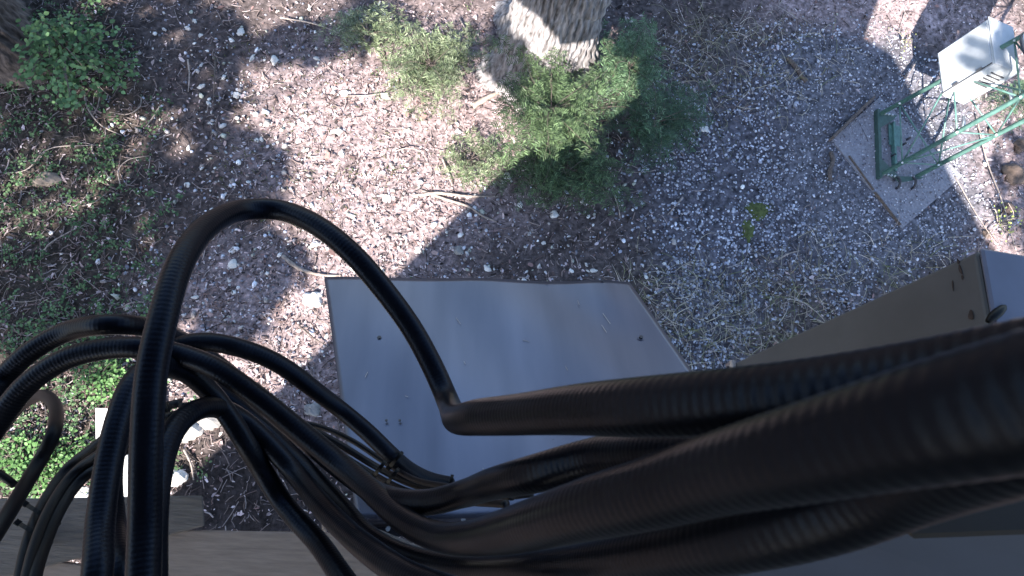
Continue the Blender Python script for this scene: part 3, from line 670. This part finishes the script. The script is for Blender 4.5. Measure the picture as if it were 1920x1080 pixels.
# ------------------------------------------------------------------ metal cover
cor = {'tl': (608,521,1.50), 'tr': (1178,527,1.50), 'br': (1482,955,1.05), 'bl': (668,974,1.05)}
tl_, tr_, br_, bl_ = [PD(*cor[k]) for k in ('tl','tr','br','bl')]
pn = nrm(np.cross(tr_-tl_, bl_-tl_)); pn = pn if pn[2] > 0 else -pn
mc = thing('metal_cover', 'dull bare aluminium sheet cover below the cables', 'metal cover', bl_+np.array([0,0,-.5]))
NU, NV = 60, 46; V = []
for j in range(NV+1):
    for i in range(NU+1):
        u, v = i/NU, j/NV; e = .0025*math.sin(u*7.5+.6)*(1-v)**2+.004*math.exp(-((u-.52)/.12)**2)*(1-v)+.003*math.sin(u*5+v*4)+.005*math.exp(-((u-.9)/.08)**2-((v-.1)/.15)**2)+.002*math.sin(u*13-v*6+1)
        q = (tl_*(1-u)+tr_*u)*(1-v)+(bl_*(1-u)+br_*u)*v
        if u > .93 and v < .03: q = q+(bl_-tl_)*.01*(u-.93)/.07
        V.append(q+pn*e)
idx = np.arange((NU+1)*(NV+1)).reshape(NV+1, NU+1)
Fc = np.stack([idx[:-1,:-1], idx[1:,:-1], idx[1:,1:], idx[:-1,1:]], -1).reshape(-1, 4)
sheet = mesh('sheet', V, Fc, MT['alu'], parent=mc); so_ = sheet.modifiers.new('thick', 'SOLIDIFY'); so_.thickness = .003
V = np.array(V); rim = [*idx[0,:], *idx[1:,-1], *idx[-1,-2::-1], *idx[-2:0:-1,0]]; n = len(rim)
cen_ = V.mean(0); rv = V[rim]; ins = rv+(cen_-rv)*.004-pn*.002; lowr = ins-pn*.030
mesh('flange', np.vstack([ins, lowr]), np.array([[i,(i+1)%n,(i+1)%n+n,i+n] for i in range(n)]), MT['alu'], parent=mc, smooth=False).modifiers.new('t','SOLIDIFY').thickness = .002
def onplate(px_, py_, e=0):
    d_ = ray(px_, py_); t = ((tl_-CP)@pn)/(d_@pn); return CP+d_*t+pn*e
for (x, y) in ((712,637),(1201,636),(1129,530),(686,518),(725,791),(750,791),(1037,829),(1026,527)):
    big = x in (712,1201); c = onplate(x, y, .004); r = .0045 if big else .0026
    MB().tube(seg(c, c+pn*(.005 if big else .002)), r, 6 if big else 10).build('screw', MT['dark'], mc)
    if big: MB().tube(seg(c-pn*.001, c+pn*.001), .0085, 16).build('washer', MT['alu'], mc)
for (x,y,dx,dy) in ((1083,566,3,8),(855,598,9,12),(905,796,6,10),(1128,612,9,14),(790,880,6,9),(905,880,8,12),(690,700,-5,10),(980,640,12,3),(1060,690,4,7),(760,745,6,2),(1130,590,14,20),(870,680,3,5)):
    a_, b_ = onplate(x, y, .0046), onplate(x+dx, y+dy, .0046); MB().tube(seg(a_, b_), .0005, 4).build('scratch', MT['steel'], mc)
eb = MB(); q4 = [tl_+(br_-tl_)*.06, tr_+(bl_-tr_)*.06, br_+(tl_-br_)*.03, bl_+(tr_-bl_)*.03]
eb.prism([q-pn*.034 for q in q4], (0,0,-.35)); eb.build('enclosure_body', MT['dark'], mc)
# enclosure fittings below the lower rim
fr = thing('mounting_rail', 'dark steel rail with bright bolts under the cover rim', 'rail', PD(850,985,1.07))
a_, b_ = PD(690,990,1.09), PD(1060,975,1.09); MB().box((a_+b_)/2, (b_-a_)/2, nrm(np.cross(b_-a_, ray(850,985)))*.016, nrm(ray(850,985))*.01).build('rail_bar', MT['dark'], fr)
for (x,y) in ((800,972),(810,975),(728,990),(868,973)):
    c = PD(x,y,1.065); MB().tube(seg(c, c+[0,.0,.012]), .004, 8).build('bolt', MT['galv'], fr)

# ------------------------------------------------------------------ cabinet at right
zb, zt = 2.4, 3.56
kb = P(1368,684,zb); ktop = np.array([kb[0], kb[1], zt]); pt = P(1832,470,zt); kb = np.array([*(P(1368,684,zb)[:2]), zb])
leanv = pt-np.array([kb[0], kb[1], zb])        # the edge that rises towards the camera
tA = pt; tB = P(2080,512,zt); tC = P(1875,720,zt)
cb = thing('metal_cabinet', 'tall grey metal cabinet with rust spots behind the thick cables', 'cabinet', kb)
bA = kb; bB = tB-leanv; bC = tC-leanv; tD = tB+tC-tA; bD = bB+bC-bA
cm = MB(); cm.add([bA,bB,bD,bC,tA,tB,tD,tC], [[0,3,2,1],[4,5,6,7],[0,1,5,4],[1,2,6,5],[2,3,7,6],[3,0,4,7]])
body = cm.build('cabinet_body', MT['cab'], cb); bv = body.modifiers.new('b','BEVEL'); bv.width = .012; bv.segments = 3
ft = nrm(np.cross(tC-tA, leanv)); fc_ = (tA+bC)/2; ft = ft if ft@(CP-fc_) > 0 else -ft
def onface(px_, py_, e=0):
    d_ = ray(px_, py_); t = ((tA-CP)@ft)/(d_@ft); return CP+d_*t+ft*e
def ontop(px_, py_, e=0): return P(px_, py_, zt+e)
LID = MB(); o_ = up*.004
LID.prism([q+(q-(tA+tD)/2)*.012+o_ for q in (tA,tB,tD,tC)], up*.016); lid = LID.build('lid', MT['lid'], cb); lid.modifiers.new('b','BEVEL').width = .006
def ell(f, cx, cy, rx, ry, e, rot=0, n=22):
    out = []
    for k in range(n):
        a = 2*PI*k/n; w_ = 1+.15*math.sin(3*a+cx); x = rx*w_*math.cos(a); y = ry*w_*math.sin(a); out.append(f(cx+x*math.cos(rot)-y*math.sin(rot), cy+x*math.sin(rot)+y*math.cos(rot), e))
    return out
for (x,y,rx,ry,rt) in ((1822,591,5,9,0),(1802,506,2.5,9,-.3),(1798,490,2.5,5,-.3),(1788,535,1.2,10,-.1),(1806,520,2,4,0)):
    MB().prism(ell(onface, x, y, rx, ry, .003, rt), ft*.0008).build('rust_spot', MT['rust'], cb)
kn = ontop(1866, 590, .02); MB().tube([kn+(kn-ontop(1850,604,.02))*t for t in (-.9,-.3,.3,.9,1.2)], [.006,.012,.013,.010,.004], 14).build('rubber_gland', MT['tie'], cb, smooth=True)
lt = onface(1378, 685, .012); MB().box(lt, nrm(leanv)*.012, nrm(np.cross(leanv, ft))*.022, ft*.010, bev=.003).build('latch', MT['twig'], cb)
lt = onface(1372, 684, .010); MB().box(lt, nrm(leanv)*.02, nrm(np.cross(leanv, ft))*.008, ft*.012, bev=.002).build('hinge', MT['steel'], cb)

# grey panel and brown block at lower right
gp = MB(); gp.prism([PD(1385,935,.95), PD(1985,900,.95), PD(1985,1150,.72), PD(1385,1150,.72)], (0,0,-.05))
tag(gp.build('grey_panel', MT['panel']), 'flat blue grey metal panel under the thick cables at lower right', 'panel')
tag(board('brown_block', 0,0,1,1,.01,.01,0, MT['block'], 'x'), 'x', 'x') if False else None
k = MB(); q = [PD(1694,940,.34), PD(1996,830,.34), PD(1996,1000,.34), PD(1700,1011,.34)]
k.prism(q, nrm(ray(1850,940))*.05); ob = k.build('brown_block', MT['block']); ob.modifiers.new('b','BEVEL').width = .003
tag(ob, 'dark brown block below the thickest cable at the right edge', 'block')

# ------------------------------------------------------------------ timber
def slab(name, pts, depth, th, m, label, cat='timber'):
    c = np.mean([PD(x, y, depth) for x, y in pts], 0); k = MB(); k.prism([PD(x,y,dd if (dd:=(z_[0] if (z_:=r_) else depth)) else depth) for x,y,*r_ in pts], nrm(c-CP)*th)
    o = k.build(name, m); bv = o.modifiers.new('b','BEVEL'); bv.width = .003; bv.segments = 2; return tag(o, label, cat)
slab('timber_beam', [(-60,936),(250,931),(381,929),(384,986),(300,1009),(-60,1100)], 1.02, .05, MT['wood'], 'weathered grey timber beam end at the lower left')
slab('timber_plank', [(-80,1030),(155,1058),(260,1018),(345,993),(480,996),(612,998),(700,1006),(812,1046),(900,1110),(-80,1140)], 1.03, .04, MT['wood2'], 'brownish pink timber plank along the bottom edge')
slab('timber_batten', [(603,978),(612,980),(613,999),(604,998)], 1.02, .04, MT['wood2'], 'tiny pale batten end on top of the plank')
slab('timber_batten', [(690,990),(700,988),(800,1030),(792,1036)], 1.00, .02, MT['wood'], 'thin brown batten under the cable bend')
cr = thing('beam_crack', 'x', 'x', (0,0,0)) if False else None
for i, pts in enumerate(([(105,1047),(130,1048),(160,1051)], [(82,1070),(100,1068),(120,1071)], [(300,967),(330,966),(350,970)], [(300,1009),(340,992),(384,978)])):
    pass

# ------------------------------------------------------------------ cables
GC = 'thick ribbed black coaxial cables'
def cable(pts, D, label, ribs=True, m='cable', group=GC, name='coaxial_cable', sides=30, cat='cable'):
    ctrl = [PD(x, y, D*F/w) for x, y, w in pts]; c = spline(ctrl, 20)
    pitch = .0050
    c, s = resample(c, pitch/5 if ribs else .008)
    # smooth the path a little
    k = 25 if ribs else 3
    pad = np.vstack([np.repeat(c[:1], k, 0), c, np.repeat(c[-1:], k, 0)]); ker = np.hanning(2*k+1); ker /= ker.sum()
    c2 = np.stack([np.convolve(pad[:,q], ker, 'valid') for q in range(3)], -1); c2[0] = c[0]; c2[-1] = c[-1]
    r = D/2*np.ones(len(c2))
    if ribs: r = r+.00010*np.cos(2*PI*s/pitch)+.00012*np.sin(s*37)
    V, Fc = tubeVF(c2, r, sides)
    o = mesh(name, V, Fc, MT[m], origin=c2[0]); return tag(o, label, cat, group)
D = .028
cable([(268,1160,62),(269,1080,60),(272,980,58),(274,850,57),(284,700,55),(305,600,53),(340,490,49),(395,420,44),(460,393,40),(520,393,39),(590,420,40),(660,475,41),(725,550,41),(775,620,41),(815,695,41),(838,748,42),(850,776,48),(862,786,58),(900,782,68),(960,778,76),(1080,768,94),(1200,763,112),(1350,755,128),(1500,745,142),(1700,722,158),(1920,688,178),(2050,665,190),(2300,610,215)], D, 'black ribbed cable making the tallest arch, folding sharply over the metal cover')
cable([(-60,800,40),(-25,742,39),(0,715,38),(50,665,38),(125,622,38),(212,608,39),(290,616,36),(335,635,33),(380,662,31),(425,695,31),(480,745,32),(560,815,34),(640,880,38),(705,924,42),(760,941,46),(810,941,48),(870,925,51),(930,905,60),(1000,889,70),(1122,857,76),(1250,848,92),(1400,850,110),(1700,830,140),(1960,790,170),(2250,740,190)], D, 'black ribbed cable forming the outer left arch, second from top at right')
cable([(-60,890,42),(-20,815,41),(0,785,41),(50,722,41),(125,672,41),(212,652,41),(270,652,41),(325,661,40),(400,688,40),(475,738,40),(560,806,40),(640,872,41),(690,915,43),(735,957,46),(780,990,50),(830,1008,55),(880,1009,64),(930,1001,76),(1000,983,94),(1126,948,116),(1232,922,132),(1337,890,150),(1500,850,182),(1676,808,212),(1800,780,236),(1980,742,262),(2150,700,290),(2450,620,330)], D, 'black ribbed cable inside the outer left arch, becoming the thickest at right')
cable([(300,668,36),(335,650,36),(375,641,36),(425,646,36),(490,666,35),(540,693,34),(590,731,33),(640,769,32),(690,811,32),(730,850,32),(765,880,31),(802,899,30),(842,908,29),(900,915,28)], D, 'black ribbed cable with the lowest right arch, running along the cover left edge')
cable([(172,1160,54),(182,1080,53),(188,980,50),(200,890,48),(222,790,46),(250,718,44),(285,688,42),(325,687,40),(362,705,39),(400,742,38),(432,785,38),(460,830,38),(492,882,37),(527,938,37),(560,978,38),(592,1012,39),(640,1080,42),(690,1150,45)], D, 'black ribbed cable crossing the brown plank alone, leftmost of those going down')
cable([(222,1160,46),(224,1080,46),(213,980,42),(207,900,40),(216,840,38),(240,770,38),(268,715,40),(310,690,38),(360,705,36),(430,752,35),(480,795,35),(515,825,35),(560,868,36),(595,905,37),(640,952,39),(680,998,41),(740,1036,44),(800,1055,46),(870,1066,49),(930,1066,54),(1050,1058,72),(1200,1040,98),(1350,1014,122),(1500,978,140),(1600,945,150),(1690,905,162),(1960,800,220),(2300,690,280)], D, 'black ribbed cable lowest of the thick ones at right, with bright ribs at the bottom')
cable([(288,1160,50),(288,1080,49),(289,980,48),(297,900,46),(312,835,44),(338,790,42),(375,766,40),(415,766,38),(455,788,37),(495,824,37),(547,880,37),(602,947,40),(652,999,44),(715,1049,50),(765,1080,54),(840,1110,60),(1000,1150,80)], D, 'black ribbed cable next to the arch upright, sliding past the wood at the bottom')
GT = 'thin black cables'
for a in [([(-40,860,18),(0,810,19),(35,765,20),(65,745,21),(85,742,22),(102,758,23),(106,785,24),(98,820,25),(80,855,25),(50,905,26),(10,972,28),(-40,1050,30)], .018, 'thin black cable making the small loop over the sunlit plants'),
          ([(-40,870,14),(0,888,14),(28,910,14)], .010, 'short black cable end poking in under the small loop'),
          ([(340,762,14),(400,756,13),(470,768,13),(560,794,13),(640,835,13),(700,872,13),(780,910,14),(850,920,15),(960,930,17)], .012, 'upper thin black cable clipped along the cover left edge'),
          ([(400,775,12),(470,786,12),(560,812,12),(630,848,12),(690,884,12),(760,920,13),(830,936,14),(950,945,16)], .011, 'lower thin black cable clipped along the cover left edge'),
          ([(540,788,10),(600,800,10),(660,826,10),(720,866,10),(780,900,11),(850,914,12)], .009, 'thinnest black cable lying beside the cover edge'),
          ([(1000,925,14),(960,930,14),(900,940,13),(860,948,13)], .011, 'thin black cable tucked below the second right cable'),
          ([(2020,590,60),(1960,612,60),(1900,622,58),(1840,640,56),(1780,660,50)], .012, 'x')][:6]:
    cable(*a, ribs=False, m='thin', group=GT, sides=14, name='thin_cable')
GB = 'tied bundle of thin black cables at lower left'
for i, (dx, dy, w) in enumerate(((-14,-6,19),(0,2,20),(14,12,20),(8,-10,16))):
    lab = ['leftmost', 'middle front', 'rightmost', 'back'][i]
    cable([(330+dx,775+dy*2,w),(260+dx,795+dy*2,w),(200+dx,840+dy*1.5,w),(140+dx,885+dy,w),(98+dx,945+dy,w+1),(70+dx,1010+dy,w+2),(52+dx,1080,w+3),(40+dx,1160,w+4)], .016, f'{lab} black cable in the tied bundle at lower left', ribs=False, m='thin', group=GB, sides=14, name='thin_cable')
# cable ties
def tie(cx, cy, ang, rw, depth, label, knob=True):
    c = PD(cx, cy, depth); d_ = nrm(ray(cx, cy)); px2 = PD(cx+math.cos(ang), cy+math.sin(ang), depth)-c; u = nrm(px2)*rw; v = d_*rw*.85
    root = thing('cable_tie', label, 'cable tie', c); t_ = nrm(np.cross(u, v))
    ring = [c+u*math.cos(k*PI/12)+v*math.sin(k*PI/12) for k in range(25)]; k = MB()
    for i in range(24):
        a, b = ring[i], ring[i+1]; k.box((a+b)/2, (b-a)/2*1.05, t_*.0028, nrm((a+b)/2-c)*.0009)
    k.build('strap', MT['tie'], root)
    if knob: MB().box(c-u*1.05-v*.3, nrm(u)*.0045, t_*.004, nrm(v)*.004, bev=.001).build('head', MT['tie'], root)
tie(80, 965, .55, .029, .86*1.05, 'black tie round the bundle over the timber beam')
tie(66, 1000, .55, .028, .84*1.05, 'lower black tie round the bundle over the timber beam')
tie(712, 878, -.9, .016, .97, 'black tie on the thin cables beside the cover edge')
tie(736, 893, -.9, .016, .97, 'second black tie on the thin cables nearer the cable bend')
tie(742, 862, -.85, .0165, 1.0, 'black tie with a round knob on the cover side cable')
tie(845, 908, -1.4, .0165, 1.08, 'black tie at the end of the cover side cable')
tie(805, 1046, .3, .012, .75, 'small black tie beside the lowest ribbed cable')
